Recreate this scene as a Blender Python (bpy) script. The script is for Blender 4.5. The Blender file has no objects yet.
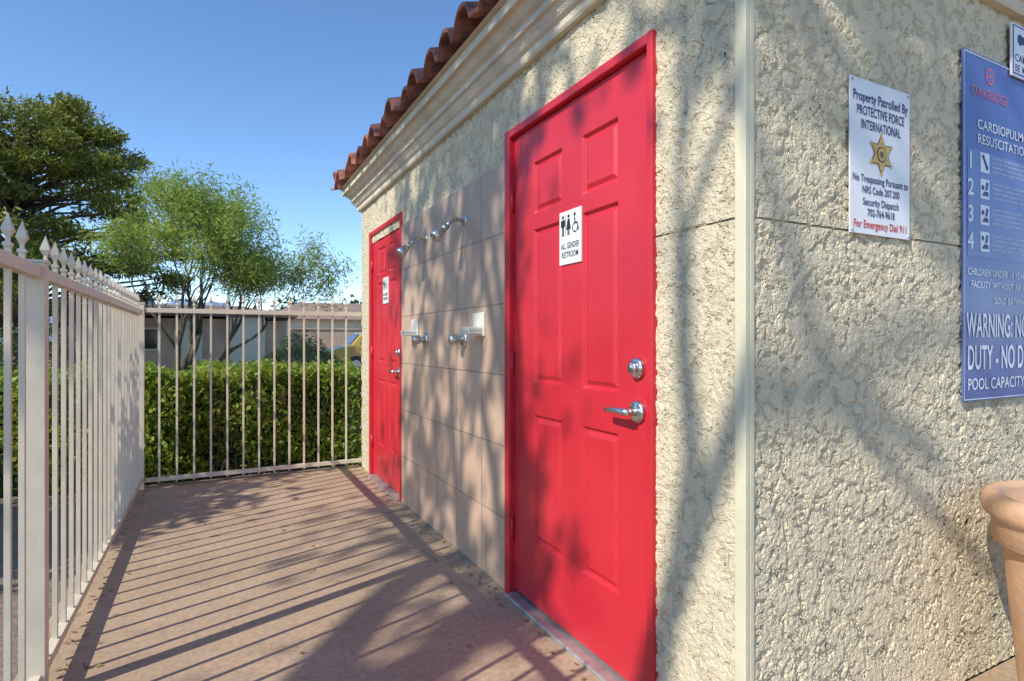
import bpy, bmesh, math, random
import numpy as np
from mathutils import Vector, Matrix
random.seed(7); rng=np.random.default_rng(11)
S=bpy.context.scene
COL=S.collection
# ---------------------------------------------------------------- helpers
def link(ob,parent=None):
    COL.objects.link(ob)
    if parent: ob.parent=parent
    return ob
def empty(name):
    e=bpy.data.objects.new(name,None); e.empty_display_size=.1
    return link(e)
def mesh(name,v,f,mat=None,parent=None,smooth=False):
    me=bpy.data.meshes.new(name); me.from_pydata([tuple(p) for p in v],[],f); me.update()
    if mat: me.materials.append(mat)
    if smooth: me.polygons.foreach_set('use_smooth',[True]*len(me.polygons))
    return link(bpy.data.objects.new(name,me),parent)
class MB:
    def __init__(s): s.v=[];s.f=[]
    def add(s,v,f):
        o=len(s.v); s.v+= [tuple(p) for p in v]; s.f+=[tuple(i+o for i in q) for q in f]
    def box(s,x0,x1,y0,y1,z0,z1):
        s.add([(x0,y0,z0),(x1,y0,z0),(x1,y1,z0),(x0,y1,z0),(x0,y0,z1),(x1,y0,z1),(x1,y1,z1),(x0,y1,z1)],
              [(0,3,2,1),(4,5,6,7),(0,1,5,4),(1,2,6,5),(2,3,7,6),(3,0,4,7)])
    def tube(s,pts,rad,seg=8,cap=True):
        pts=[Vector(p) for p in pts]; n=len(pts); rings=[]
        up=None
        for i,p in enumerate(pts):
            d=(pts[min(i+1,n-1)]-pts[max(i-1,0)]).normalized()
            if up is None:
                up=Vector((0,0,1)) if abs(d.z)<.9 else Vector((1,0,0))
            a=d.cross(up).normalized(); b=a.cross(d).normalized(); up=b
            rings.append([p+(a*math.cos(t)+b*math.sin(t))*rad[i] for t in [2*math.pi*k/seg for k in range(seg)]])
        v=[q for r in rings for q in r]; f=[]
        for i in range(n-1):
            for k in range(seg):
                k2=(k+1)%seg
                f.append((i*seg+k,i*seg+k2,(i+1)*seg+k2,(i+1)*seg+k))
        if cap:
            f.append(tuple(range(seg))[::-1]); f.append(tuple((n-1)*seg+k for k in range(seg)))
        s.add(v,f)
    def lathe(s,c,prof,seg=48):
        v=[];f=[];n=len(prof)
        for r,z in prof:
            for k in range(seg):
                t=2*math.pi*k/seg; v.append((c[0]+r*math.cos(t),c[1]+r*math.sin(t),c[2]+z))
        for i in range(n-1):
            for k in range(seg):
                k2=(k+1)%seg; f.append((i*seg+k,i*seg+k2,(i+1)*seg+k2,(i+1)*seg+k))
        s.add(v,f)
    def obj(s,name,mat,parent=None,smooth=False,bevel=0):
        o=mesh(name,s.v,s.f,mat,parent,smooth)
        if bevel:
            m=o.modifiers.new('b','BEVEL'); m.width=bevel; m.segments=2; m.limit_method='ANGLE'
        return o
def box(name,x0,x1,y0,y1,z0,z1,mat,parent=None,bevel=0):
    m=MB(); m.box(x0,x1,y0,y1,z0,z1); return m.obj(name,mat,parent,bevel=bevel)
def grid(name,o,u,v,lu,lv,res,mat,parent):
    nu=max(1,int(round(lu/res))); nv=max(1,int(round(lv/res)))
    U=np.linspace(0,lu,nu+1); V=np.linspace(0,lv,nv+1)
    P=np.array(o)[None,None,:]+V[:,None,None]*np.array(v)[None,None,:]+U[None,:,None]*np.array(u)[None,None,:]
    P=P.reshape(-1,3)
    i=np.arange(nv)[:,None]*(nu+1)+np.arange(nu)[None,:]
    F=np.stack([i,i+1,i+nu+2,i+nu+1],-1).reshape(-1,4)
    return fastmesh(name,P,F,mat,parent,smooth=True)
def fastmesh(name,P,F,mat,parent=None,smooth=False,rnd=None):
    me=bpy.data.meshes.new(name); k=F.shape[1]
    me.vertices.add(len(P)); me.vertices.foreach_set('co',P.astype(np.float32).ravel())
    me.loops.add(F.size); me.loops.foreach_set('vertex_index',F.astype(np.int32).ravel())
    me.polygons.add(len(F)); me.polygons.foreach_set('loop_start',np.arange(0,F.size,k,dtype=np.int32))
    me.polygons.foreach_set('use_smooth',np.full(len(F),smooth))
    me.update(calc_edges=True)
    if rnd is not None:
        a=me.attributes.new('rnd','FLOAT','FACE'); a.data.foreach_set('value',rnd.astype(np.float32))
    me.materials.append(mat)
    return link(bpy.data.objects.new(name,me),parent)
def leaves(name,C,size,mat,parent=None,aspect=.5,var=.4,flat=0):
    n=len(C)
    d=rng.normal(size=(n,3)); d[:,2]*=(1-flat); d/=np.linalg.norm(d,axis=1)[:,None]
    e=rng.normal(size=(n,3)); e-= (e*d).sum(1)[:,None]*d; e/=np.linalg.norm(e,axis=1)[:,None]
    s=size*(1+var*rng.uniform(-1,1,n))[:,None]
    P=np.stack([C-d*s*.5, C+e*s*.5*aspect, C+d*s*.5, C-e*s*.5*aspect],1).reshape(-1,3)
    F=np.arange(4*n).reshape(-1,4)
    return fastmesh(name,P,F,mat,parent,rnd=rng.uniform(0,1,n))
# ---------------------------------------------------------------- materials
def mat(name):
    m=bpy.data.materials.new(name); m.use_nodes=True
    nt=m.node_tree; b=nt.nodes['Principled BSDF']; return m,nt,b
def N(nt,t,**k):
    n=nt.nodes.new(t)
    for a,v in k.items(): setattr(n,a,v)
    return n
def noise(nt,co,scale,detail=4,rough=.55,dist=0):
    n=N(nt,'ShaderNodeTexNoise'); n.inputs['Scale'].default_value=scale; n.inputs['Detail'].default_value=detail
    n.inputs['Roughness'].default_value=rough; n.inputs['Distortion'].default_value=dist
    nt.links.new(co,n.inputs['Vector']); return n.outputs['Fac']
def ramp(nt,fac,stops):
    r=N(nt,'ShaderNodeValToRGB'); e=r.color_ramp.elements
    while len(e)<len(stops): e.new(.5)
    for el,(p,c) in zip(e,stops):
        el.position=p; el.color=(c,c,c,1) if isinstance(c,(int,float)) else (*c,1)
    nt.links.new(fac,r.inputs['Fac']); return r.outputs['Color']
def math_(nt,op,a,b=None):
    n=N(nt,'ShaderNodeMath',operation=op)
    for i,x in enumerate([a,b]):
        if x is None: continue
        if isinstance(x,(int,float)): n.inputs[i].default_value=x
        else: nt.links.new(x,n.inputs[i])
    return n.outputs[0]
def mixc(nt,fac,a,b,blend='MIX'):
    n=N(nt,'ShaderNodeMix',data_type='RGBA',blend_type=blend)
    for s,x in ((n.inputs[0],fac),(n.inputs[6],a),(n.inputs[7],b)):
        if isinstance(x,(int,float)): s.default_value=x
        elif isinstance(x,tuple): s.default_value=(*x,1)
        else: nt.links.new(x,s)
    return n.outputs[2]
def coord(nt): return N(nt,'ShaderNodeTexCoord').outputs['Object']
def bump(nt,b,h,dist,strength=1):
    n=N(nt,'ShaderNodeBump'); n.inputs['Distance'].default_value=dist; n.inputs['Strength'].default_value=strength
    nt.links.new(h,n.inputs['Height']); nt.links.new(n.outputs[0],b.inputs['Normal'])
def simple(name,col,rough=.6,metal=0,var=.12,scale=6,bumpd=0,bscale=60,spec=.5):
    m,nt,b=mat(name); co=coord(nt)
    f=noise(nt,co,scale,5)
    c=mixc(nt,ramp(nt,f,[(.3,0.),(.7,1.)]),tuple(x*(1-var) for x in col),tuple(min(1,x*(1+var)) for x in col))
    nt.links.new(c,b.inputs['Base Color'])
    nt.links.new(math_(nt,'ADD',math_(nt,'MULTIPLY',noise(nt,co,scale*4,3),.2),rough-.1),b.inputs['Roughness'])
    b.inputs['Metallic'].default_value=metal; b.inputs['Specular IOR Level'].default_value=spec
    if bumpd: bump(nt,b,noise(nt,co,bscale,4),bumpd)
    return m
def stucco(name,col,disp=.0085,sc=23):
    m,nt,b=mat(name); co=coord(nt)
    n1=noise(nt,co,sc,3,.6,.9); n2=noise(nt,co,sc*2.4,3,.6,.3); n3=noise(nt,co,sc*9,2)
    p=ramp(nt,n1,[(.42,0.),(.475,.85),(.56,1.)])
    h=math_(nt,'ADD',math_(nt,'MULTIPLY',p,.70),math_(nt,'ADD',math_(nt,'MULTIPLY',ramp(nt,n2,[(.4,0.),(.62,1.)]),.40),math_(nt,'MULTIPLY',n3,.25)))
    d=N(nt,'ShaderNodeDisplacement'); d.inputs['Midlevel'].default_value=.5; d.inputs['Scale'].default_value=disp
    nt.links.new(h,d.inputs['Height']); nt.links.new(d.outputs[0],nt.nodes['Material Output'].inputs['Displacement'])
    m.displacement_method='BOTH'
    big=noise(nt,co,1.6,5,.6)
    c=mixc(nt,ramp(nt,big,[(.3,0.),(.7,1.)]),tuple(x*.88 for x in col),col)
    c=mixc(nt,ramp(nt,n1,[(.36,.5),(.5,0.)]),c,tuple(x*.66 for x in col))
    mp=N(nt,'ShaderNodeMapping'); mp.inputs['Scale'].default_value=(7,7,.5); nt.links.new(co,mp.inputs['Vector'])
    st=noise(nt,mp.outputs[0],1,4)
    c=mixc(nt,ramp(nt,st,[(.55,0.),(.75,.22)]),c,tuple(x*.7 for x in col))
    nt.links.new(c,b.inputs['Base Color']); b.inputs['Roughness'].default_value=.92; b.inputs['Specular IOR Level'].default_value=.2
    return m
STC=(.68,.595,.425)
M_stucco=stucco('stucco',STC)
M_smooth=simple('cornice_stucco',(.62,.55,.42),.85,var=.16,scale=5,bumpd=.007,bscale=45)
M_corner=simple('corner_trim_paint',(.62,.58,.41),.6,var=.1,scale=4,bumpd=.002,bscale=30)
M_groove=simple('joint_metal',(.38,.30,.20),.7,var=.25,scale=9)
def redmat():
    m,nt,b=mat('red_paint'); co=coord(nt)
    f=noise(nt,co,2.3,6,.6)
    c=mixc(nt,ramp(nt,f,[(.35,0.),(.7,1.)]),(.52,.018,.032),(.62,.030,.043))
    mp=N(nt,'ShaderNodeMapping'); mp.inputs['Scale'].default_value=(30,30,1.2); nt.links.new(co,mp.inputs['Vector'])
    s=noise(nt,mp.outputs[0],1.2,4,.6)
    c=mixc(nt,ramp(nt,noise(nt,co,26,5,.7),[(.68,0.),(.74,.35)]),c,(.36,.04,.045))
    nt.links.new(c,b.inputs['Base Color'])
    nt.links.new(math_(nt,'ADD',math_(nt,'MULTIPLY',f,.25),.24),b.inputs['Roughness'])
    bump(nt,b,math_(nt,'ADD',s,math_(nt,'MULTIPLY',noise(nt,co,120,3),.5)),.0009)
    return m
M_red=redmat()
def tilemat():
    m,nt,b=mat('shower_tile'); co=coord(nt)
    sx=N(nt,'ShaderNodeSeparateXYZ'); nt.links.new(co,sx.inputs[0])
    cx=N(nt,'ShaderNodeCombineXYZ'); nt.links.new(sx.outputs[1],cx.inputs[0]); nt.links.new(sx.outputs[2],cx.inputs[1])
    br=N(nt,'ShaderNodeTexBrick'); br.offset=0; br.squash=1
    nt.links.new(cx.outputs[0],br.inputs['Vector'])
    br.inputs['Scale'].default_value=1; br.inputs['Brick Width'].default_value=.33; br.inputs['Row Height'].default_value=.33
    br.inputs['Mortar Size'].default_value=.0030; br.inputs['Mortar Smooth'].default_value=.2; br.inputs['Bias'].default_value=0
    br.inputs['Color1'].default_value=(.62,.405,.275,1); br.inputs['Color2'].default_value=(.47,.315,.22,1); br.inputs['Mortar'].default_value=(.26,.19,.14,1)
    f=noise(nt,co,7,6,.65,.8)
    c=mixc(nt,ramp(nt,f,[(.3,.0),(.75,.5)]),br.outputs['Color'],(.64,.47,.34))
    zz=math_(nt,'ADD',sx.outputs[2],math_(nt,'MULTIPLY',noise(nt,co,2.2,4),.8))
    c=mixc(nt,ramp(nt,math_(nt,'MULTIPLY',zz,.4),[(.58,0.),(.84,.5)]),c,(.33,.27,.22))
    c=mixc(nt,ramp(nt,br.outputs['Fac'],[(.3,0.),(.8,.6)]),c,(.24,.18,.13))
    nt.links.new(c,b.inputs['Base Color']); b.inputs['Roughness'].default_value=.5
    inv=math_(nt,'SUBTRACT',1.,br.outputs['Fac'])
    bump(nt,b,math_(nt,'ADD',inv,math_(nt,'MULTIPLY',noise(nt,co,30,4),.25)),.002)
    return m
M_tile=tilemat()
def concrete():
    m,nt,b=mat('walkway_concrete'); co=coord(nt)
    f=noise(nt,co,1.3,7,.62); g=noise(nt,co,45,4,.7); k=noise(nt,co,5,5,.7,.5)
    c=mixc(nt,ramp(nt,f,[(.3,0.),(.72,1.)]),(.40,.285,.19),(.54,.40,.275))
    c=mixc(nt,ramp(nt,k,[(.55,0.),(.75,.55)]),c,(.24,.165,.11))
    c=mixc(nt,ramp(nt,g,[(.35,.4),(.6,0.)]),c,(.18,.125,.085))
    v=N(nt,'ShaderNodeTexVoronoi'); v.inputs['Scale'].default_value=3.1; nt.links.new(co,v.inputs['Vector'])
    c=mixc(nt,ramp(nt,v.outputs['Distance'],[(.035,.5),(.06,0.)]),c,(.16,.12,.09))
    nt.links.new(c,b.inputs['Base Color']); b.inputs['Roughness'].default_value=.85; b.inputs['Specular IOR Level'].default_value=.25
    bump(nt,b,math_(nt,'ADD',math_(nt,'MULTIPLY',g,.6),math_(nt,'MULTIPLY',noise(nt,co,160,2),.6)),.003)
    return m
M_conc=concrete()
M_fence=simple('fence_paint',(.67,.60,.46),.5,var=.08,scale=9,bumpd=.0006,bscale=80)
M_chrome=simple('brushed_chrome',(.72,.72,.70),.22,metal=1,var=.08,scale=30)
M_brass=simple('weathered_pipe',(.58,.57,.53),.3,metal=.9,var=.25,scale=40)
M_ceramic=simple('white_ceramic',(.70,.70,.60),.25,var=.1)
M_black=simple('black_ink',(.02,.02,.022),.5,var=.2)
M_navy=simple('navy_ink',(.025,.035,.16),.5,var=.1)
M_redink=simple('red_ink',(.62,.03,.03),.5,var=.1)
M_white=simple('sign_white',(.78,.78,.78),.4,var=.03,scale=3)
M_whiteink=simple('white_ink',(.76,.79,.84),.5,var=.03)
M_blue=simple('sign_blue',(.085,.13,.36),.35,var=.06,scale=2)
M_blue2=simple('sign_blue_light',(.14,.20,.44),.4,var=.06,scale=2)
M_pink=simple('sign_red_print',(.60,.13,.20),.5,var=.1)
M_gold=simple('gold_ink',(.62,.40,.08),.4,var=.2,scale=60)
M_brown=simple('brown_ink',(.16,.09,.03),.5)
M_terra=simple('terracotta',(.58,.35,.21),.75,var=.16,scale=8,bumpd=.003,bscale=35)
M_soil=simple('potting_soil',(.07,.05,.035),.95,var=.4,scale=60,bumpd=.02,bscale=80)
M_rooftile=simple('clay_roof_tile',(.30,.115,.08),.8,var=.6,scale=14,bumpd=.006,bscale=40)
M_steel=simple('threshold_metal',(.5,.5,.47),.45,metal=.6,var=.2,scale=20)
M_bark=simple('bark',(.10,.075,.055),.95,var=.35,scale=25,bumpd=.02,bscale=30)
M_barkg=simple('palo_verde_bark',(.07,.065,.04),.9,var=.35,scale=15,bumpd=.01,bscale=30)
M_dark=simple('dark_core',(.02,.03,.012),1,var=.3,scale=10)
def leafmat(name,c1,c2,tr=.35,scale=1.5):
    m,nt,b=mat(name); co=coord(nt)
    a=N(nt,'ShaderNodeAttribute',attribute_name='rnd')
    f=math_(nt,'ADD',math_(nt,'MULTIPLY',a.outputs['Fac'],.55),math_(nt,'MULTIPLY',ramp(nt,noise(nt,co,scale,3),[(.35,0.),(.65,1.)]),.45))
    c=mixc(nt,f,c1,c2); nt.links.new(c,b.inputs['Base Color']); b.inputs['Roughness'].default_value=.5; b.inputs['Specular IOR Level'].default_value=.3
    t=N(nt,'ShaderNodeBsdfTranslucent'); nt.links.new(mixc(nt,1.,c,(1.,1.,.55),'MULTIPLY'),t.inputs['Color'])
    mx=N(nt,'ShaderNodeMixShader'); mx.inputs[0].default_value=tr
    nt.links.new(b.outputs[0],mx.inputs[1]); nt.links.new(t.outputs[0],mx.inputs[2])
    nt.links.new(mx.outputs[0],nt.nodes['Material Output'].inputs['Surface']); return m
M_hedge=leafmat('hedge_leaf',(.11,.20,.022),(.42,.48,.08),.4,2.5)
M_pine=leafmat('pine_needles',(.05,.09,.025),(.38,.38,.07),.3,.9)
M_palo=leafmat('palo_verde_leaf',(.17,.26,.05),(.42,.50,.13),.45,1)
M_mesq=leafmat('mesquite_leaf',(.07,.12,.03),(.14,.2,.06),.15,1)
M_shrub=leafmat('shrub_leaf',(.11,.15,.07),(.24,.29,.14),.3,3)
M_far=leafmat('distant_leaf',(.045,.075,.03),(.12,.16,.06),.25,.4)
M_dry=leafmat('dry_leaf',(.10,.06,.02),(.36,.25,.08),.1,3)
def groundmat():
    m,nt,b=mat('desert_ground'); co=coord(nt)
    f=noise(nt,co,.5,8,.65); g=noise(nt,co,38,4,.75)
    c=mixc(nt,ramp(nt,f,[(.3,0.),(.7,1.)]),(.25,.185,.14),(.36,.28,.215))
    c=mixc(nt,ramp(nt,g,[(.4,.55),(.6,0.)]),c,(.11,.085,.065))
    nt.links.new(c,b.inputs['Base Color']); b.inputs['Roughness'].default_value=.95
    bump(nt,b,g,.02); return m
M_ground=groundmat()
# ---------------------------------------------------------------- ground
mesh('ground',[(-6000,-6000,-.06),(6000,-6000,-.06),(6000,6000,-.06),(-6000,6000,-.06)],[(0,1,2,3)],M_ground)
wk=empty('concrete_walkway')
XL=-.60
ys=[-6,-3.2,-.6,3.82,5.42]
for i in range(4):
    box('slab_%d'%i,XL,1.2,ys[i]+.007,ys[i+1]-.007,-.12,0,M_conc,wk,.005)
    if i<3: box('deck_slab_%d'%i,1.21,7,ys[i]+.007,min(ys[i+1]-.007,1.03),-.12,0,M_conc,wk,.005)
# ---------------------------------------------------------------- building
XW=1.206; YW=1.037; YE=5.31
B=empty('restroom_building')
H=2.36; J=1.467
mU=(0,-1,0); mV=(0,0,1)
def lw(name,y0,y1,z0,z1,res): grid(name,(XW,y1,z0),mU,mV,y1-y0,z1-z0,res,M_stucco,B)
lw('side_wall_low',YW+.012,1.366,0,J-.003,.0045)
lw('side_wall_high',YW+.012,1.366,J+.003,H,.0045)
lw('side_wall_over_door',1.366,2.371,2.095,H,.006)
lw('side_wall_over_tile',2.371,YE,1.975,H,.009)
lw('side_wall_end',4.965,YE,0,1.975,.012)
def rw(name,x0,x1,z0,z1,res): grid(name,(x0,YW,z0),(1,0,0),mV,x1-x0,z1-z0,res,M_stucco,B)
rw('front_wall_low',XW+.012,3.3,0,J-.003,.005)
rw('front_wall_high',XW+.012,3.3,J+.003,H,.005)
rw('front_wall_far',3.3,5.8,0,H,.03)
box('joint_side',XW+.001,XW+.02,YW+.02,1.366,J-.012,J+.012,M_groove,B)
box('joint_front',XW+.02,3.3,YW+.001,YW+.02,J-.012,J+.012,M_groove,B)
box('wall_core',1.285,5.8,1.06,YE-.002,-.05,H+.05,M_smooth,B)
box('wall_core_edge',1.225,1.285,1.06,1.36,-.05,H,M_smooth,B)
box('wall_core_end',1.225,1.285,4.99,YE-.002,-.05,H,M_smooth,B)
box('wall_core_mid',1.225,1.285,2.38,4.02,-.05,H,M_smooth,B)
box('wall_core_top',1.226,1.284,1.36,YE-.003,2.12,H-.001,M_smooth,B)
mb=MB(); w=.028; t=.007
mb.box(XW-t,XW+.01,YW-t,YW+w,0,H+.02); mb.box(XW+.0101,XW+w,YW-t,YW+.01,0,H+.02)
mb.obj('corner_trim',M_corner,B,bevel=.003)
prof=[(0,2.325),(.03,2.325),(.036,2.335),(.036,2.362),(.05,2.372),(.062,2.39),(.07,2.405),(.085,2.41),(.085,2.44),(.105,2.452),(.12,2.47),(.128,2.478),(.15,2.48),(.15,2.525),(0,2.525)]
v=[];f=[]
n=len(prof)
for k in range(4):
    for o,z in prof:
        o2=o-.004 if o==0 else o
        p=[(5.8,YE+o2),(XW-o2,YE+o2),(XW-o2,YW-o2),(5.8,YW-o2)][k]
        v.append((p[0],p[1],z))
for k in range(3):
    for i in range(n-1): f.append((k*n+i,k*n+i+1,(k+1)*n+i+1,(k+1)*n+i))
cn=mesh('cornice',v,f,M_smooth,B)
def roof_side(name,sgn,xe,xr):
    P=[];F=[]
    pitch=.235; y0=.86; nW=20; ns=10; sl=.36
    ysamp=[y0+pitch*(i/ns) for i in range(nW*ns+1)]
    def prf(u):
        q=(u-.5)/.34
        return .078*math.sqrt(max(0,1-q*q)) if abs(q)<1 else -.012
    L=abs(xr-xe); nc=7
    for c in range(nc):
        a=c*L/nc; b_=min((c+1)*L/nc+.05,L)
        base=len(P)
        for j,(s_,lift) in enumerate([(a,.024),(b_,0.0)]):
            for th in (0,-.021):
                for i,y in enumerate(ysamp):
                    u=(i%ns)/ns
                    jit=.018*math.sin(i//ns*2.7+c*1.3); jz=.009*math.sin(i//ns*4.1+c)
                    P.append((xe+sgn*(s_+(jit if j==0 else 0)),y,2.55+s_*sl+prf(u)+lift+th+jz))
        m_=len(ysamp)
        for i in range(m_-1):
            A,Bb,C,D=base,base+m_,base+2*m_,base+3*m_
            F.append((A+i,A+i+1,C+i+1,C+i)); F.append((Bb+i,D+i,D+i+1,Bb+i+1)); F.append((A+i,Bb+i,Bb+i+1,A+i+1))
    return mesh(name,P,F,M_rooftile,B,smooth=False)
roof_side('roof_tiles',1,.985,3.5)
roof_side('roof_tiles_back',-1,6.015,3.5)
mb=MB()
mb.add([(1.03,.88,2.527),(3.5,.88,3.43),(5.97,.88,2.527),(1.03,5.44,2.527),(3.5,5.44,3.43),(5.97,5.44,2.527)],[(0,1,4,3),(1,2,5,4),(0,2,1),(3,4,5),(0,3,5,2)])
mb.obj('roof_deck',M_smooth,B)
mb=MB()
for ye in (5.47,.90):
    for k in range(9):
        x=1.03+k*.30; z=2.635+(x-1.0)*.36
        mb.tube([(x-.02,ye,z-.02),(x+.33,ye,z+.33*.36+.01)],[.078,.066],12)
        mb.tube([(7-x+.02,ye,z-.02),(7-x-.33,ye,z+.33*.36+.01)],[.078,.066],12)
for k in range(12): mb.tube([(3.5,.85+k*.39,3.5),(3.5,.85+k*.39+.42,3.52)],[.1,.085],12)
mb.obj('rake_and_ridge_tiles',M_rooftile,B,smooth=False)
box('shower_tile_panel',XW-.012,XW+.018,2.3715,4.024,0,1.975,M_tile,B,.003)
def door(prefix,y0,y1,ztop,handle=True):
    fw=.035
    mb=MB()
    mb.box(XW-.02,XW+.07,y0,y0+fw-.008,0,ztop); mb.box(XW-.02,XW+.07,y1-fw-.012,y1,0,ztop)
    mb.box(XW-.0195,XW+.07,y0+fw-.0081,y1-fw-.0119,ztop-fw,ztop-.001)
    mb.obj(prefix+'_frame',M_red,B,bevel=.004)
    a=y0+fw-.004; b=y1-fw-.016; zt=ztop-fw-.004; zb=.028
    W=b-a; px=[0,.170*W/.93,.383*W/.93,.527*W/.93,.75*W/.93,W]
    ys_=[a+q for q in px]; zs=[zb,.295,.835,.975,1.62,1.69,1.905,zt]
    bm=bmesh.new(); xf=XW+.006
    V=[[bm.verts.new((xf,y,z)) for y in ys_] for z in zs]
    pan=[]
    for j in range(len(zs)-1):
        for i in range(len(ys_)-1):
            fc=bm.faces.new((V[j][i],V[j+1][i],V[j+1][i+1],V[j][i+1]))
            if i in(1,3) and j in(1,3,5): pan.append(fc)
    bm.normal_update()
    if pan[0].normal.x>0: 
        bmesh.ops.reverse_faces(bm,faces=bm.faces[:]); bm.normal_update()
    bmesh.ops.inset_individual(bm,faces=pan,thickness=.011,depth=-.012)
    bmesh.ops.inset_individual(bm,faces=pan,thickness=.010,depth=0)
    bmesh.ops.inset_individual(bm,faces=pan,thickness=.022,depth=.009)
    be=[e for e in bm.edges if e.is_boundary]
    r=bmesh.ops.extrude_edge_only(bm,edges=be)
    for g in r['geom']:
        if isinstance(g,bmesh.types.BMVert): g.co.x+=.045
    me=bpy.data.meshes.new(prefix+'_slab'); bm.to_mesh(me); bm.free(); me.materials.append(M_red)
    o=link(bpy.data.objects.new(prefix+'_slab',me),B)
    mod=o.modifiers.new('b','BEVEL'); mod.width=.002; mod.segments=2; mod.limit_method='ANGLE'; mod.angle_limit=math.radians(25)
    box(prefix+'_dark_gap',XW+.06,XW+.078,y0+.01,y1-.01,0,ztop-.01,M_black,B)
    box(prefix+'_threshold',XW-.045,XW+.06,y0+.028,y1-.05,.0,.016,M_steel,B,.004)
    for z in (.3,1.05,1.78):
        m2=MB(); m2.tube([(XW-.004,b+.004,z-.05),(XW-.004,b+.004,z+.05)],[.008,.008],8); m2.obj(prefix+'_hinge',M_red,B,True)
    hy=a+.062; x=xf
    m2=MB()
    m2.tube([(x+.002,hy,1.062),(x-.012,hy,1.062),(x-.018,hy,1.062)],[.034,.034,.028],24)
    m2.tube([(x-.018,hy,1.062),(x-.03,hy,1.062),(x-.032,hy,1.062)],[.021,.020,.016],20)
    m2.box(x-.0335,x-.0325,hy-.0015,hy+.0015,1.054,1.07)
    z=.922
    m2.tube([(x+.002,hy,z),(x-.010,hy,z),(x-.016,hy,z)],[.036,.036,.029],24)
    m2.tube([(x-.014,hy,z),(x-.05,hy,z)],[.013,.012],16)
    m2.tube([(x-.05,hy-.014,z),(x-.052,hy+.006,z+.001),(x-.054,hy+.04,z+.002),(x-.052,hy+.08,z),(x-.047,hy+.11,z-.002),(x-.044,hy+.118,z-.002)],[.011,.0135,.011,.0095,.0095,.006],16)
    m2.obj(prefix+'_lever_and_deadbolt',M_chrome,B,smooth=True)
door('door',1.366,2.371,2.10)
door('far_door',4.028,4.965,2.07)
def shower(name,y,dish_y):
    e=empty(name); x=XW-.012
    m=MB(); z=1.79
    m.tube([(x+.002,y,z),(x-.006,y,z)],[.03,.026],20)
    m.tube([(x,y,z),(x-.05,y,z+.004),(x-.085,y,z-.018),(x-.11,y,z-.045)],[.0105]*4,12)
    m.tube([(x-.10,y,z-.035),(x-.125,y,z-.06)],[.017,.017],14)
    m.tube([(x-.122,y,z-.057),(x-.14,y,z-.076),(x-.165,y,z-.102),(x-.17,y,z-.107)],[.017,.026,.036,.031],20)
    m.obj('shower_head_and_arm',M_brass,e,smooth=True)
    m=MB(); z=1.155
    m.tube([(x+.002,y,z),(x-.008,y,z),(x-.016,y,z)],[.045,.043,.03],24)
    m.tube([(x-.014,y,z),(x-.04,y,z)],[.02,.018],16)
    m.tube([(x-.04,y,z),(x-.046,y,z),(x-.082,y,z),(x-.088,y,z)],[.022,.03,.026,.018],16)
    m.obj('push_valve',M_brass,e,smooth=True)
    m=MB(); z=1.225
    a,b=dish_y-.055,dish_y+.055
    m.box(x-.012,x+.002,a-.012,b+.012,z-.055,z+.065)
    m.box(x-.085,x-.0121,a,b,z-.045,z-.03)
    m.box(x-.085,x-.073,a,b,z-.0299,z-.008)
    m.box(x-.0729,x-.0121,a,a+.01,z-.0299,z-.008); m.box(x-.0729,x-.0121,b-.01,b,z-.0299,z-.008)
    m.obj('soap_dish',M_ceramic,e,bevel=.005)
shower('outdoor_shower',2.86,2.66); shower('outdoor_shower',3.49,3.70)
# ---------------------------------------------------------------- text
def txt(body,x,z,h,m,parent,plane='front',w=None,align='LEFT',bold=.0,off=0.0,y=None):
    cu=bpy.data.curves.new('t','FONT'); cu.body=body; cu.align_x=align; cu.size=1; cu.offset=min(bold,.016); cu.resolution_u=6; cu.space_character=1.04
    ob=bpy.data.objects.new('t',cu); COL.objects.link(ob)
    bpy.context.view_layer.update()
    k=h/.73
    dx=max(ob.dimensions.x,1e-6)*k; sx=(w/dx) if w else 1
    dg=bpy.context.evaluated_depsgraph_get()
    me=bpy.data.meshes.new_from_object(ob.evaluated_get(dg)); 
    for vv in me.vertices: vv.co.x*=sx*k; vv.co.y*=k
    bpy.data.objects.remove(ob)
    me.materials.clear(); me.materials.append(m)
    o=link(bpy.data.objects.new('lettering_'+body.lower().replace(' ','_')[:20],me),parent)
    if plane=='front':
        o.rotation_euler=(math.pi/2,0,0); o.location=(x,y,z-h/2)
    else:
        o.rotation_euler=(math.pi/2,0,-math.pi/2); o.location=(y,x,z-h/2)
    return o
def flat_front(name,pts,y,m,parent):
    return mesh(name,[(a,y,b) for a,b in pts],[tuple(range(len(pts)))],m,parent)
def rect(x0,x1,z0,z1): return [(x0,z0),(x1,z0),(x1,z1),(x0,z1)]
def circ(cx,cz,r,n=24): return [(cx+r*math.cos(2*math.pi*k/n),cz+r*math.sin(2*math.pi*k/n)) for k in range(n)]
PS=empty('security_patrol_sign')
x0,x1,z0,z1=1.619,1.918,1.461,1.912; ys_=YW-.012
box('plate',x0,x1,ys_,ys_+.004,z0,z1,M_white,PS,.001)
cx=(x0+x1)/2; yt=ys_-.0012
for s_,zz,h,w,mm in [("Property Patrolled By",1.862,.029,.272,M_navy),("PROTECTIVE FORCE",1.822,.028,.236,M_navy),("INTERNATIONAL",1.782,.028,.195,M_navy),
   ("No Trespassing Pursuant to",1.624,.022,.275,M_navy),("NRS Code 207.200",1.592,.022,.185,M_navy),("Security Dispatch",1.557,.022,.178,M_navy),("702-764-9618",1.526,.022,.135,M_navy),("For Emergency Dial 911",1.491,.023,.262,M_redink)]:
    txt(s_,cx,zz,h,mm,PS,w=w,align='CENTER',bold=.02,y=yt)
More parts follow.
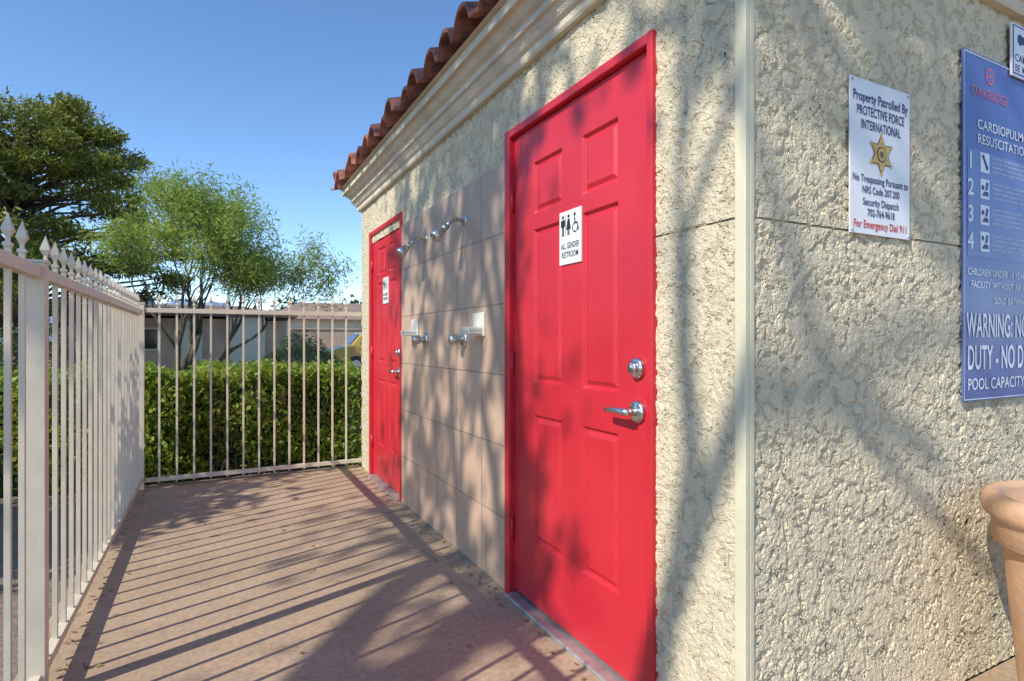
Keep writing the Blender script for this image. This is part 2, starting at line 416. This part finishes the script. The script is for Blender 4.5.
def star(r1,r2,n=6):
    q=[]
    for k in range(2*n):
        r=r1 if k%2==0 else r2
        q.append((cx+r*math.sin(math.pi*k/n),1.703+r*math.cos(math.pi*k/n)))
    return q[::-1]
flat_front('star_outline',star(.062,.035),yt,M_brown,PS); flat_front('star_mark',star(.055,.031),yt-.0005,M_gold,PS)
for k in range(6): flat_front('star_tip',circ(cx+.058*math.sin(math.pi*k/3),1.703+.058*math.cos(math.pi*k/3),.006,12),yt-.0006,M_gold,PS)
flat_front('mark_ring',circ(cx,1.703,.024),yt-.001,M_brown,PS); flat_front('mark_centre',circ(cx,1.703,.019),yt-.0015,M_gold,PS); flat_front('mark_dot',circ(cx,1.703,.010),yt-.002,M_brown,PS)
for q in ((x0+.01,z1-.01),(x1-.01,z1-.01),(x0+.01,z0+.01),(x1-.01,z0+.01)):
    m=MB(); m.tube([(q[0],ys_+.001,q[1]),(q[0],ys_-.003,q[1])],[.005,.004],10); m.obj('screw',M_steel,PS)
PR=empty('pool_rules_sign'); X0=2.225; X1=3.14; Z0=.943; Z1=2.13
box('plate',X0,X1,YW-.014,YW-.009,Z0,Z1,M_blue,PR,.001)
yt=YW-.0152
for nm,r_ in (('border_l',rect(X0+.004,X0+.004+.003,Z0+.006,Z1-.006)),('border_r',rect(X1-.008,X1-.005,Z0+.006,Z1-.006)),('border_t',rect(X0+.0071,X1-.0081,Z1-.009,Z1-.006)),('border_b',rect(X0+.0071,X1-.0081,Z0+.006,Z0+.009))):
    flat_front(nm,r_,yt,M_whiteink,PR)
flat_front('panel_1',rect(X0+.03,X1-.02,1.435,1.80),yt+.0004,M_blue2,PR)
def T(s_,x,z,h,w=None,m=M_whiteink,b=.0): txt(s_,x-.01,z,h,m,PR,w=w,bold=b,y=yt-.0008)
flat_front('stand_in_mark',circ(2.40,2.067,.03),yt-.0004,M_pink,PR)
flat_front('stand_in_mark_inner',circ(2.40,2.067,.022),yt-.001,M_blue,PR)
flat_front('stand_in_mark_bar',rect(2.388,2.412,2.062,2.072),yt-.0014,M_pink,PR)
T("OAKRIDGE",2.285,2.002,.034,.25,M_pink,0)
T("CARDIOPULMONARY",2.325,1.892,.034,.50,b=.012); T("RESUSCITATION (CPR)",2.325,1.842,.034,.50,b=.012)
for k,z in enumerate([1.762,1.672,1.582,1.49]):
    T(str(k+1),2.262,z,.058,b=.016)
    flat_front('icon_%d'%k,rect(2.335,2.395,z-.034,z+.034),yt-.0005,M_whiteink,PR)
    if k==0:
        flat_front('phone',[(2.347,z+.02),(2.357,z+.026),(2.383,z-.012),(2.375,z-.024)],yt-.0012,M_navy,PR); flat_front('phone_b',circ(2.378,z-.016,.008),yt-.0016,M_navy,PR); flat_front('phone_a',circ(2.353,z+.02,.008),yt-.0016,M_navy,PR)
    else:
        flat_front('head',circ(2.350,z+.0+.004*k,.009),yt-.0012,M_navy,PR); flat_front('body',[(2.345,z-.024),(2.389,z-.024),(2.386,z-.008),(2.36,z-.008)],yt-.0012,M_navy,PR)
        flat_front('rescuer',[(2.365,z-.004),(2.38,z-.004),(2.388,z+.022),(2.374,z+.026)],yt-.0012,M_navy,PR)
    for j in range(4):
        T(["CHECK RESPONSE AND CALL 911","OPEN THE AIRWAY AND CHECK BREATHING","GIVE TWO SLOW BREATHS","START CHEST COMPRESSIONS"][(k+j)%4] if j==0 else ["KEEP THE HEAD TILTED BACK","CHECK FOR NORMAL BREATHING","REPEAT UNTIL HELP ARRIVES"][(k+j)%3],2.425,z+.024-j*.016,.0085,.30 if j%2 else .34,b=0)
T("CHILDREN UNDER 14 YEARS OLD SHALL NOT USE POOL",2.262,1.385,.025,.83,b=.01)
T("FACILITY WITHOUT AN ADULT IN ATTENDANCE",2.285,1.342,.025,.72,b=.01)
T("SOLO BATHING IS PROHIBITED",2.44,1.290,.024,.46,b=.01)
T("WARNING: NO LIFEGUARD ON",2.255,1.205,.084,1.0*.88,b=.016)
T("DUTY - NO DIVING ALLOWED",2.260,1.095,.084,.87,b=.016)
T("POOL CAPACITY: 15 PERSONS",2.262,1.003,.040,.70,b=.01)
CS=empty('camera_notice_sign')
box('plate',2.533,2.85,YW-.024,YW-.0175,2.10,2.29,M_white,CS,.001)
flat_front('blue_border',rect(2.539,2.844,2.106,2.284),YW-.0246,M_blue,CS); flat_front('white_field',rect(2.546,2.837,2.113,2.277),YW-.0252,M_white,CS)
txt("CAMERAS MAY",2.552,2.168,.027,M_navy,CS,w=.27,bold=.016,y=YW-.0258); txt("BE MONITORED",2.552,2.131,.027,M_navy,CS,w=.275,bold=.016,y=YW-.0258)
flat_front('lens_mark',circ(2.59,2.235,.02),YW-.0258,M_navy,CS); flat_front('camera_mark',rect(2.602,2.65,2.222,2.25),YW-.0261,M_navy,CS)
def rsign(name,yc,zc,w,h):
    e=empty(name); xf=XW+.006
    yl=yc+w/2
    box('plate',xf-.006,xf,yc-w/2,yc+w/2,zc-h/2,zc+h/2,M_white,e,.0012)
    s=w/.155; xs=xf-.0068
    def F(pts,dx=0,m=M_black,nm='pictogram'):
        mesh(nm,[(xs-dx,yl-a*s,zc+b*s) for a,b in pts],[tuple(range(len(pts)))],m,e)
    def fig(a,woman=False):
        F(circ(a,.083,.0075)); 
        if woman: F([(a-.007,.073),(a+.007,.073),(a+.017,.03),(a-.017,.03)]); 
        else: F(rect(a-.0105,a+.0105,.043,.073)); F(rect(a-.016,a-.0115,.046,.072)); F(rect(a+.0115,a+.016,.046,.072))
        F(rect(a-.0075,a-.0012,.008,.043 if not woman else .03)); F(rect(a+.0012,a+.0075,.008,.043 if not woman else .03))
    fig(.028); fig(.068,True)
    F(rect(.0465,.0485,.005,.092))
    a=.118
    F(circ(a-.006,.083,.0075)); F([(a-.011,.073),(a-.003,.073),(a+.0,.045),(a-.008,.045)]); F([(a-.006,.052),(a+.014,.052),(a+.014,.045),(a-.006,.045)]); F([(a+.010,.045),(a+.017,.045),(a+.024,.018),(a+.018,.016)])
    n=22; ring=[]
    for k in range(n+1):
        t=math.radians(110+250*k/n); ring.append((a-.004+.020*math.cos(t),.032+.020*math.sin(t)))
    for k in range(n+1):
        t=math.radians(360-250*k/n); ring.append((a-.004+.015*math.cos(t),.032+.015*math.sin(t)))
    v=[(xs-.0002,yl-p*s,zc+q*s) for p,q in ring]; m_=n+1
    mesh('wheel',v,[(k,k+1,2*m_-2-k,2*m_-1-k) for k in range(n)],M_black,e)
    txt("ALL GENDER",yc,zc-.032*s,.024*s,M_black,e,'side',w=.13*s,align='CENTER',bold=.016,y=xs); txt("RESTROOM",yc,zc-.067*s,.024*s,M_black,e,'side',w=.118*s,align='CENTER',bold=.016,y=xs)
rsign('restroom_sign',1.852,1.545,.150,.205)
rsign('restroom_sign',4.50,1.545,.150,.205)
# ---------------------------------------------------------------- fences
def finial(mb,x,y,z,s=1):
    def ring(h,r): return [(x-r,y-r,z+h),(x+r,y-r,z+h),(x+r,y+r,z+h),(x-r,y+r,z+h)]
    pr=[(0,.0075),(.004,.010),(.010,.010),(.014,.005),(.024,.0045),(.042,.012),(.050,.011),(.088,.0006)]
    v=[];f=[]
    for h,r in pr: v+=ring(h*s,r*s)
    for i in range(len(pr)-1):
        for k in range(4): f.append((i*4+k,i*4+(k+1)%4,(i+1)*4+(k+1)%4,(i+1)*4+k))
    f.append(tuple(range((len(pr)-1)*4,len(pr)*4)))
    mb.add(v,f)
FX=-.50; RT=1.385
mb=MB()
pw=.025; q=.0075
mb.box(FX-.018,FX+.018,-5,5.27,RT-.036,RT); mb.box(FX-.015,FX+.015,-5,5.27,.055,.087)
posts=[-4.9,-2.45,0.02,2.34]
for p in posts:
    mb.box(FX-pw,FX+pw,p-pw,p+pw,-.05,RT+.012); mb.box(FX-pw-.004,FX+pw+.004,p-pw-.004,p+pw+.004,RT+.0121,RT+.022)
    mb.box(FX-pw-.012,FX+pw+.012,p-pw-.012,p+pw+.012,-.001,.008)
y=-4.79
while y<5.22:
    if min(abs(y-p) for p in posts)>.045:
        mb.box(FX-q,FX+q,y-q,y+q,.03,RT-.0365); mb.box(FX-q-.0001,FX+q+.0001,y-q,y+q,RT+.0001,RT+.022)
        finial(mb,FX,y,RT+.022,1.08)
    y+=.134
mb.obj('metal_picket_fence',M_fence,bevel=.0012)
mb=MB(); FY=5.31; RT2=1.405
mb.box(FX+.03,XW-.005,FY-.018,FY+.018,RT2-.036,RT2); mb.box(FX+.03,XW-.005,FY-.015,FY+.015,.045,.077)
mb.box(FX-pw,FX+pw,FY-pw,FY+pw,-.05,RT2+.03); mb.box(FX-pw-.004,FX+pw+.004,FY-pw-.004,FY+pw+.004,RT2+.0301,RT2+.04)
x=FX+.125
while x<XW-.03:
    mb.box(x-q,x+q,FY-q,FY+q,.03,RT2-.0365); mb.box(x-q,x+q,FY-q-.0001,FY+q+.0001,RT2+.0001,RT2+.022)
    finial(mb,x,FY,RT2+.022,1.08); x+=.12
mb.obj('metal_picket_fence',M_fence,bevel=.0012)
# ---------------------------------------------------------------- planter
mb=MB()
pr=[(.0,0),(.175,0),(.185,.01),(.19,.05),(.205,.20),(.222,.38),(.232,.50),(.236,.525),(.250,.530),(.262,.54),(.262,.60),(.268,.61),(.280,.62),(.287,.64),(.285,.665),(.272,.683),(.256,.688),(.243,.683),(.236,.665),(.232,.60),(0,.60)]
PX,PY=2.29,.69
mb.lathe((PX,PY,0),pr,72)
PL=empty('terracotta_planter'); mb.obj('pot',M_terra,PL,smooth=True)
mb=MB(); mb.lathe((PX,PY,0),[(0,.615),(.12,.62),(.233,.608)],40); mb.obj('soil',M_soil,PL,smooth=True)
# ---------------------------------------------------------------- vegetation
def hedge(name,x0,x1,y0,y1,z1,n):
    e=empty(name)
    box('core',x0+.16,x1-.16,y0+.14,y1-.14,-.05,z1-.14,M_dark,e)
    C=np.stack([rng.uniform(x0,x1,n),rng.uniform(y0,y1,n),rng.uniform(0.0,z1,n)],1)
    side=rng.uniform(0,1,n)
    k=side<.5; C[k,1]=y0+np.abs(rng.normal(0,.07,k.sum()))
    k=(side>=.5)&(side<.85); C[k,2]=z1-np.abs(rng.normal(0,.06,k.sum()))
    bx=np.sin(C[:,0]*3.1)+np.sin(C[:,0]*7.7+1)+np.sin(C[:,2]*9+C[:,0]*4)
    C[:,1]+=.05*bx; C[:,2]+=.035*np.sin(C[:,0]*5.3+C[:,1]*3)+.025*np.sin(C[:,0]*13+2); 
    C+=rng.normal(0,.025,C.shape); C[:,2]=np.maximum(C[:,2],-.03)
    leaves('foliage',C,.048,M_hedge,e,.62,.45)
    m=MB()
    for q in range(120):
        xx=rng.uniform(x0,x1); yy=y0+rng.uniform(.05,.3)
        m.tube([(xx,yy,-.05),(xx+rng.normal(0,.08),yy-.02,.35),(xx+rng.normal(0,.15),yy-.05,z1*.85)],[.008,.006,.003],5)
    m.obj('stems',M_bark,e)
hedge('boxwood_hedge',-4.5,1.35,5.62,6.75,.87,60000)
def branchy(mb,base,dirn,L,r,depth,tips,spread=.6,up=.15,nseg=4,kids=(2,3),shrink=.72,minr=.006):
    pts=[Vector(base)]; d=Vector(dirn).normalized(); rad=[r]
    for i in range(nseg):
        d=(d+Vector((random.gauss(0,.16),random.gauss(0,.16),random.gauss(0,.1)+up*.3))).normalized()
        pts.append(pts[-1]+d*L/nseg); rad.append(r*(1-.38*(i+1)/nseg))
    mb.tube(pts,rad,7 if r>.03 else 5)
    if depth==0:
        tips.append((pts[-1],d)); tips.append((pts[-2],d)); return
    if depth<=2: tips.append((pts[-1],d))
    for k in range(random.randint(*kids)):
        a=Vector((random.gauss(0,1),random.gauss(0,1),random.gauss(0,.6))).normalized()
        nd=(d+a*spread+Vector((0,0,up))).normalized()
        j=random.choice([nseg,nseg,nseg-1])
        branchy(mb,pts[j],nd,L*shrink*random.uniform(.8,1.15),max(minr,rad[j]*.72),depth-1,tips,spread,up,nseg,kids,shrink,minr)
def tree(name,base,dirs,L,r,depth,lmat,bmat,perTip,lsize,sig,asp=.4,trunk=None,**k):
    e=empty(name); mb=MB(); tips=[]
    b0=base
    if trunk:
        mb.tube([base,(base[0]+.05,base[1]-.03,trunk*.5),(base[0],base[1],trunk)],[r*1.5,r*1.2,r],9); b0=(base[0],base[1],trunk-.03)
    for d in dirs: branchy(mb,b0,d,L,r,depth,tips,**k)
    mb.obj('trunk_and_limbs',bmat,e,smooth=True)
    T_=np.array([list(t[0]) for t in tips]); 
    C=np.repeat(T_,perTip,axis=0)+rng.normal(0,sig,(len(T_)*perTip,3))
    leaves('foliage',C,lsize,lmat,e,asp,.5)
    return e,tips
random.seed(5)
tree('palo_verde_tree',(-.75,14.6,-.06),[(.45,-.15,.8),(.2,-.05,1),(.75,-.3,.62),(.55,.1,.9)],1.54,.085,5,M_palo,M_barkg,32,.13,.18,.16,spread=.50,up=.08,shrink=.74)
def pine(name,cx,cy,h,seed,nc=150,R0=3.4):
    random.seed(seed); e=empty(name); mb=MB()
    mb.tube([(cx,cy,-.06),(cx+.1,cy,h*.3),(cx-.05,cy,h*.65),(cx,cy,h*.95)],[.28,.22,.14,.04],10)
    cl=[]
    for i in range(nc):
        z=h*(.24+.72*random.random()**.9); fr=(z/h-.24)/.76
        R=R0*math.sqrt(max(.05,1-(max(0,fr-.25)/.80)**2))*(.8+.2*min(1,fr/.25))
        a=random.uniform(0,2*math.pi); rr=R*random.uniform(.4,1.1)
        p=Vector((cx+rr*math.cos(a),cy+rr*math.sin(a),z))
        mid=Vector((cx+rr*.5*math.cos(a),cy+rr*.5*math.sin(a),z-.35))
        mb.tube([(cx,cy,max(.8,z-.9)),mid,p],[.06,.04,.015],5)
        cl.append(p)
    mb.obj('trunk_and_limbs',M_bark,e,smooth=True)
    C=[]
    for p in cl:
        s=random.uniform(.26,.55); n=420
        q=rng.normal(size=(n,3)); q/=np.linalg.norm(q,axis=1)[:,None]; q*= (rng.uniform(.2,1.1,n)**.6)[:,None]*np.array([s*1.35,s*1.35,s*.62])
        q+= .16*s*rng.normal(size=(n,3))
        C.append(np.array(p)+q)
    leaves('foliage',np.concatenate(C),.15,M_pine,e,.30,.5)
pine('pine_tree',-4.75,20.3,7.9,3,185,3.75)
pine('pine_tree',-9.2,22.5,8.4,9,120,3.3)
random.seed(21)
tree('mesquite_tree',(-5.6,-.35,-.06),[(.45,.2,1),(-.35,.5,1),(.25,-.5,1),(-.1,-.1,1)],1.4,.12,4,M_mesq,M_bark,14,.13,.17,.5,trunk=5.0,spread=.65,up=.12,shrink=.78,minr=.024)
random.seed(34)
tree('mesquite_tree',(-3.9,3.75,-.06),[(.2,.25,1),(-.3,-.1,1),(.3,-.1,1)],1.15,.10,4,M_mesq,M_bark,44,.11,.17,.5,spread=.6,up=.12,shrink=.76,minr=.012)
def shrub(name,c,r,n,m,size):
    e=empty(name); k=60
    q=rng.normal(size=(n,3)); q/=np.linalg.norm(q,axis=1)[:,None]; q*=(rng.uniform(.5,1.05,n)**.5)[:,None]
    lump=1+.12*np.sin(q[:,0]*5+1)*np.cos(q[:,1]*6)+.1*np.sin(q[:,2]*8)
    C=np.array(c)+q*np.array(r)*lump[:,None]; C=C[C[:,2]>-.05]
    leaves('foliage',C,size,m,e,.5,.4)
    mb=MB()
    for i in range(9):
        a=i*.7; mb.tube([(c[0],c[1],-.06),(c[0]+r[0]*.4*math.cos(a),c[1]+r[1]*.4*math.sin(a),c[2]*.8),(c[0]+r[0]*.7*math.cos(a),c[1]+r[1]*.7*math.sin(a),c[2]+r[2]*.5)],[.03,.02,.01],6)
    mb.obj('stems',M_bark,e)
shrub('round_shrub',(2.0,15.6,.4),(.95,.7,.85),9000,M_shrub,.07)
shrub('round_shrub',(-3.2,14.5,.5),(1.1,.9,.9),7000,M_far,.08)
e=empty('distant_trees'); C=[]
for i in range(60):
    t=rng.uniform(-1,1); X=-55+i*1.9+rng.normal(0,.8); Y=52+rng.normal(0,5)
    h=rng.uniform(2.8,5.2); q_=rng.normal(size=(420,3)); q_/=np.linalg.norm(q_,axis=1)[:,None]; q_*=(rng.uniform(.3,1.1,420)**.5)[:,None]
    C.append(np.array([X,Y,h*.55])+q_*np.array([1.7,1.7,h*.5]))
C=np.concatenate(C); C=C[C[:,2]>0]; leaves('foliage',C,.42,M_far,e,.5,.5)
n=380; u=rng.uniform(0,1,n)
C=np.zeros((n,3)); C[:,1]=rng.uniform(-1,5.25,n)
C[:,0]=np.where(u<.4,XW-.03-np.abs(rng.normal(0,.05,n)),np.where(u<.8,FX+np.abs(rng.normal(0,.07,n)),rng.uniform(-.5,1.15,n)))
C[:,2]=.006
d=rng.normal(size=(n,2)); d/=np.linalg.norm(d,axis=1)[:,None]; s_=rng.uniform(.006,.017,n)[:,None]
D=np.concatenate([d*s_,rng.uniform(-.003,.003,(n,1))],1); E=np.concatenate([np.stack([-d[:,1],d[:,0]],1)*s_*.4,rng.uniform(-.003,.004,(n,1))],1)
P=np.stack([C-D,C+E,C+D,C-E],1).reshape(-1,3); P[:,2]=np.maximum(P[:,2],.002)
fastmesh('fallen_leaves',P,np.arange(4*n).reshape(-1,4),M_dry,rnd=rng.uniform(0,1,n))
# ---------------------------------------------------------------- background buildings
M_pinkwall=simple('block_wall',(.52,.37,.27),.9,var=.15,scale=2,bumpd=.01,bscale=12)
M_beige=simple('beige_stucco',(.68,.61,.47),.9,var=.08,scale=2,bumpd=.01,bscale=20)
M_brownr=simple('brown_fascia',(.20,.13,.10),.8,var=.2,scale=5)
M_glass=simple('dark_glass',(.02,.025,.03),.1,var=.2)
Hs=empty('beige_house')
box('wall_left',-4.6,.55,24,30,-.06,1.95,M_pinkwall,Hs); box('wall_pilaster',.551,1.75,23.75,30,-.06,2.02,M_beige,Hs); box('wall_right',1.751,2.55,24.1,30,-.06,1.9,M_pinkwall,Hs)
mb=MB(); mb.add([(-5,23.6,2.03),(2.9,23.6,2.03),(2.9,30.5,2.03),(-5,30.5,2.03),(-5,23.6,2.13),(2.9,23.6,2.13),(2.9,30.5,2.13),(-5,30.5,2.13),(-3,27,2.6),(1,27,2.6)],[(0,1,5,4),(1,2,6,5),(2,3,7,6),(3,0,4,7),(4,5,9,8),(5,6,9),(6,7,8,9),(7,4,8),(0,3,2,1)]); mb.obj('roof',M_brownr,Hs)
box('window_frame',-2.9,-1.7,23.96,24.02,.8,1.6,M_beige,Hs); box('window_glass',-2.83,-1.77,23.94,23.955,.86,1.54,M_glass,Hs)
box('door',-1.2,-.35,23.95,24.01,-.05,1.85,M_beige,Hs)
Bw=MB(); 
for i in range(16): Bw.box(3.4+i*1.2,3.4+i*1.2+1.19,30,30.2,-.06,1.7)
Bw.box(3.4,22.6,29.95,30.25,1.701,1.78); Bw.obj('block_wall',M_pinkwall)
H2=empty('tan_house'); box('walls',3.2,16,40,48,-.06,2.6,M_beige,H2)
mb=MB(); mb.add([(2.6,39.3,2.55),(16.6,39.3,2.55),(16.6,48.7,2.55),(2.6,48.7,2.55),(5.5,44,3.9),(13.5,44,3.9)],[(0,1,5,4),(1,2,5),(2,3,4,5),(3,0,4),(0,3,2,1)]); mb.obj('roof',simple('tan_roof',(.30,.20,.15),.85,var=.2,scale=3),H2)
for k in range(3): box('window',4.5+k*3.5,6+k*3.5,39.96,40.02,.9,2.0,M_glass,H2)
CR=empty('parked_car'); M_car=simple('tan_car_paint',(.42,.29,.07),.3,var=.05)
cx0,cy0=3.62,20.6
side=[(0,.35),(.02,.75),(.25,.88),(.7,.98),(1.1,1.44),(2.9,1.46),(3.7,1.0),(4.3,.92),(4.4,.6),(4.38,.32)]
v=[];f=[]
for yy,ins in ((0,0),(1.75,0)):
    for a,b in side: v.append((cx0+a,cy0+yy+(.12 if yy==0 else -.12)*(1 if b>1.1 else 0),b))
n=len(side); f=[tuple(range(n))[::-1],tuple(range(n,2*n))]+[(i,(i+1)%n,n+(i+1)%n,n+i) for i in range(n)]
o=mesh('body',v,f,M_car,CR); mm=o.modifiers.new('b','BEVEL'); mm.width=.05; mm.segments=3
mesh('side_window',[(cx0+.98,cy0-.005,1.02),(cx0+3.5,cy0-.005,1.03),(cx0+2.85,cy0+.09,1.38),(cx0+1.22,cy0+.09,1.36)],[(0,1,2,3)],M_glass,CR)
mesh('windscreen',[(cx0+.71,cy0+.25,1.03),(cx0+.71,cy0+1.5,1.03),(cx0+1.02,cy0+1.5,1.4),(cx0+1.02,cy0+.25,1.4)],[(0,1,2,3)],M_glass,CR)
for a in (.85,3.55):
    for yy in (0,1.58):
        m=MB(); m.tube([(cx0+a,cy0-.01+yy,.28),(cx0+a,cy0+.19+yy,.28)],[.33,.33],24); m.obj('wheel',M_black,CR)
        m=MB(); m.tube([(cx0+a,cy0-.02+yy,.28),(cx0+a,cy0+.2+yy,.28)],[.18,.18],16); m.obj('hub',M_steel,CR)
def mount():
    m,nt,b=mat('haze_tinted_rock'); co=coord(nt)
    c=mixc(nt,noise(nt,co,.004,6,.6),(.16,.22,.36),(.24,.29,.42)); nt.links.new(c,b.inputs['Base Color']); b.inputs['Roughness'].default_value=1; return m  # blue-grey base colour has the aerial haze painted into it
n=160; P=[];F=[]
for i in range(n):
    a=math.radians(-50+110*i/(n-1)); R=4200
    h=190+60*math.sin(i*.21)+38*math.sin(i*.53+1)+22*math.sin(i*1.3)+12*math.sin(i*2.9)+ (70 if 48<i<70 else 0)*math.sin((i-48)/22*math.pi)
    P+=[(R*math.sin(a),R*math.cos(a),-2),((R+500)*math.sin(a),(R+500)*math.cos(a),h*.55),((R+1100)*math.sin(a),(R+1100)*math.cos(a),h*1.25)]
for i in range(n-1):
    for k in range(2): F.append((i*3+k,(i+1)*3+k,(i+1)*3+k+1,i*3+k+1))
mesh('mountains',P,F,mount())
# ---------------------------------------------------------------- light
sd=Vector((-1,-.35,0)).normalized(); el=math.radians(40)
s=Vector((sd.x*math.cos(el),sd.y*math.cos(el),math.sin(el)))
L=bpy.data.lights.new('sun','SUN'); L.energy=5.0; L.angle=math.radians(.45); L.color=(1,.94,.83)
lo=link(bpy.data.objects.new('sun',L)); lo.rotation_euler=(-s).to_track_quat('-Z','Y').to_euler()
W=bpy.data.worlds.new('World'); S.world=W; W.use_nodes=True; nt=W.node_tree
sk=nt.nodes.new('ShaderNodeTexSky'); sk.sky_type='NISHITA'; sk.sun_disc=False; sk.sun_elevation=el; sk.sun_rotation=math.atan2(s.x,s.y)
sk.air_density=.7; sk.dust_density=.0; sk.ozone_density=.8
hs=nt.nodes.new('ShaderNodeHueSaturation'); hs.inputs['Saturation'].default_value=1.15; hs.inputs['Value'].default_value=1.75
nt.links.new(sk.outputs[0],hs.inputs['Color']); nt.links.new(hs.outputs[0],nt.nodes['Background'].inputs['Color']); nt.nodes['Background'].inputs['Strength'].default_value=.15
S.view_settings.view_transform='Standard'; S.view_settings.look='None'; S.view_settings.exposure=0
cam=bpy.data.cameras.new('camera'); cam.lens=20.32; cam.sensor_width=36; cam.clip_end=20000; cam.clip_start=.02
co=link(bpy.data.objects.new('camera',cam)); co.location=(0,0,1.15); co.rotation_euler=(math.radians(90),0,math.radians(-27.35))
S.camera=co
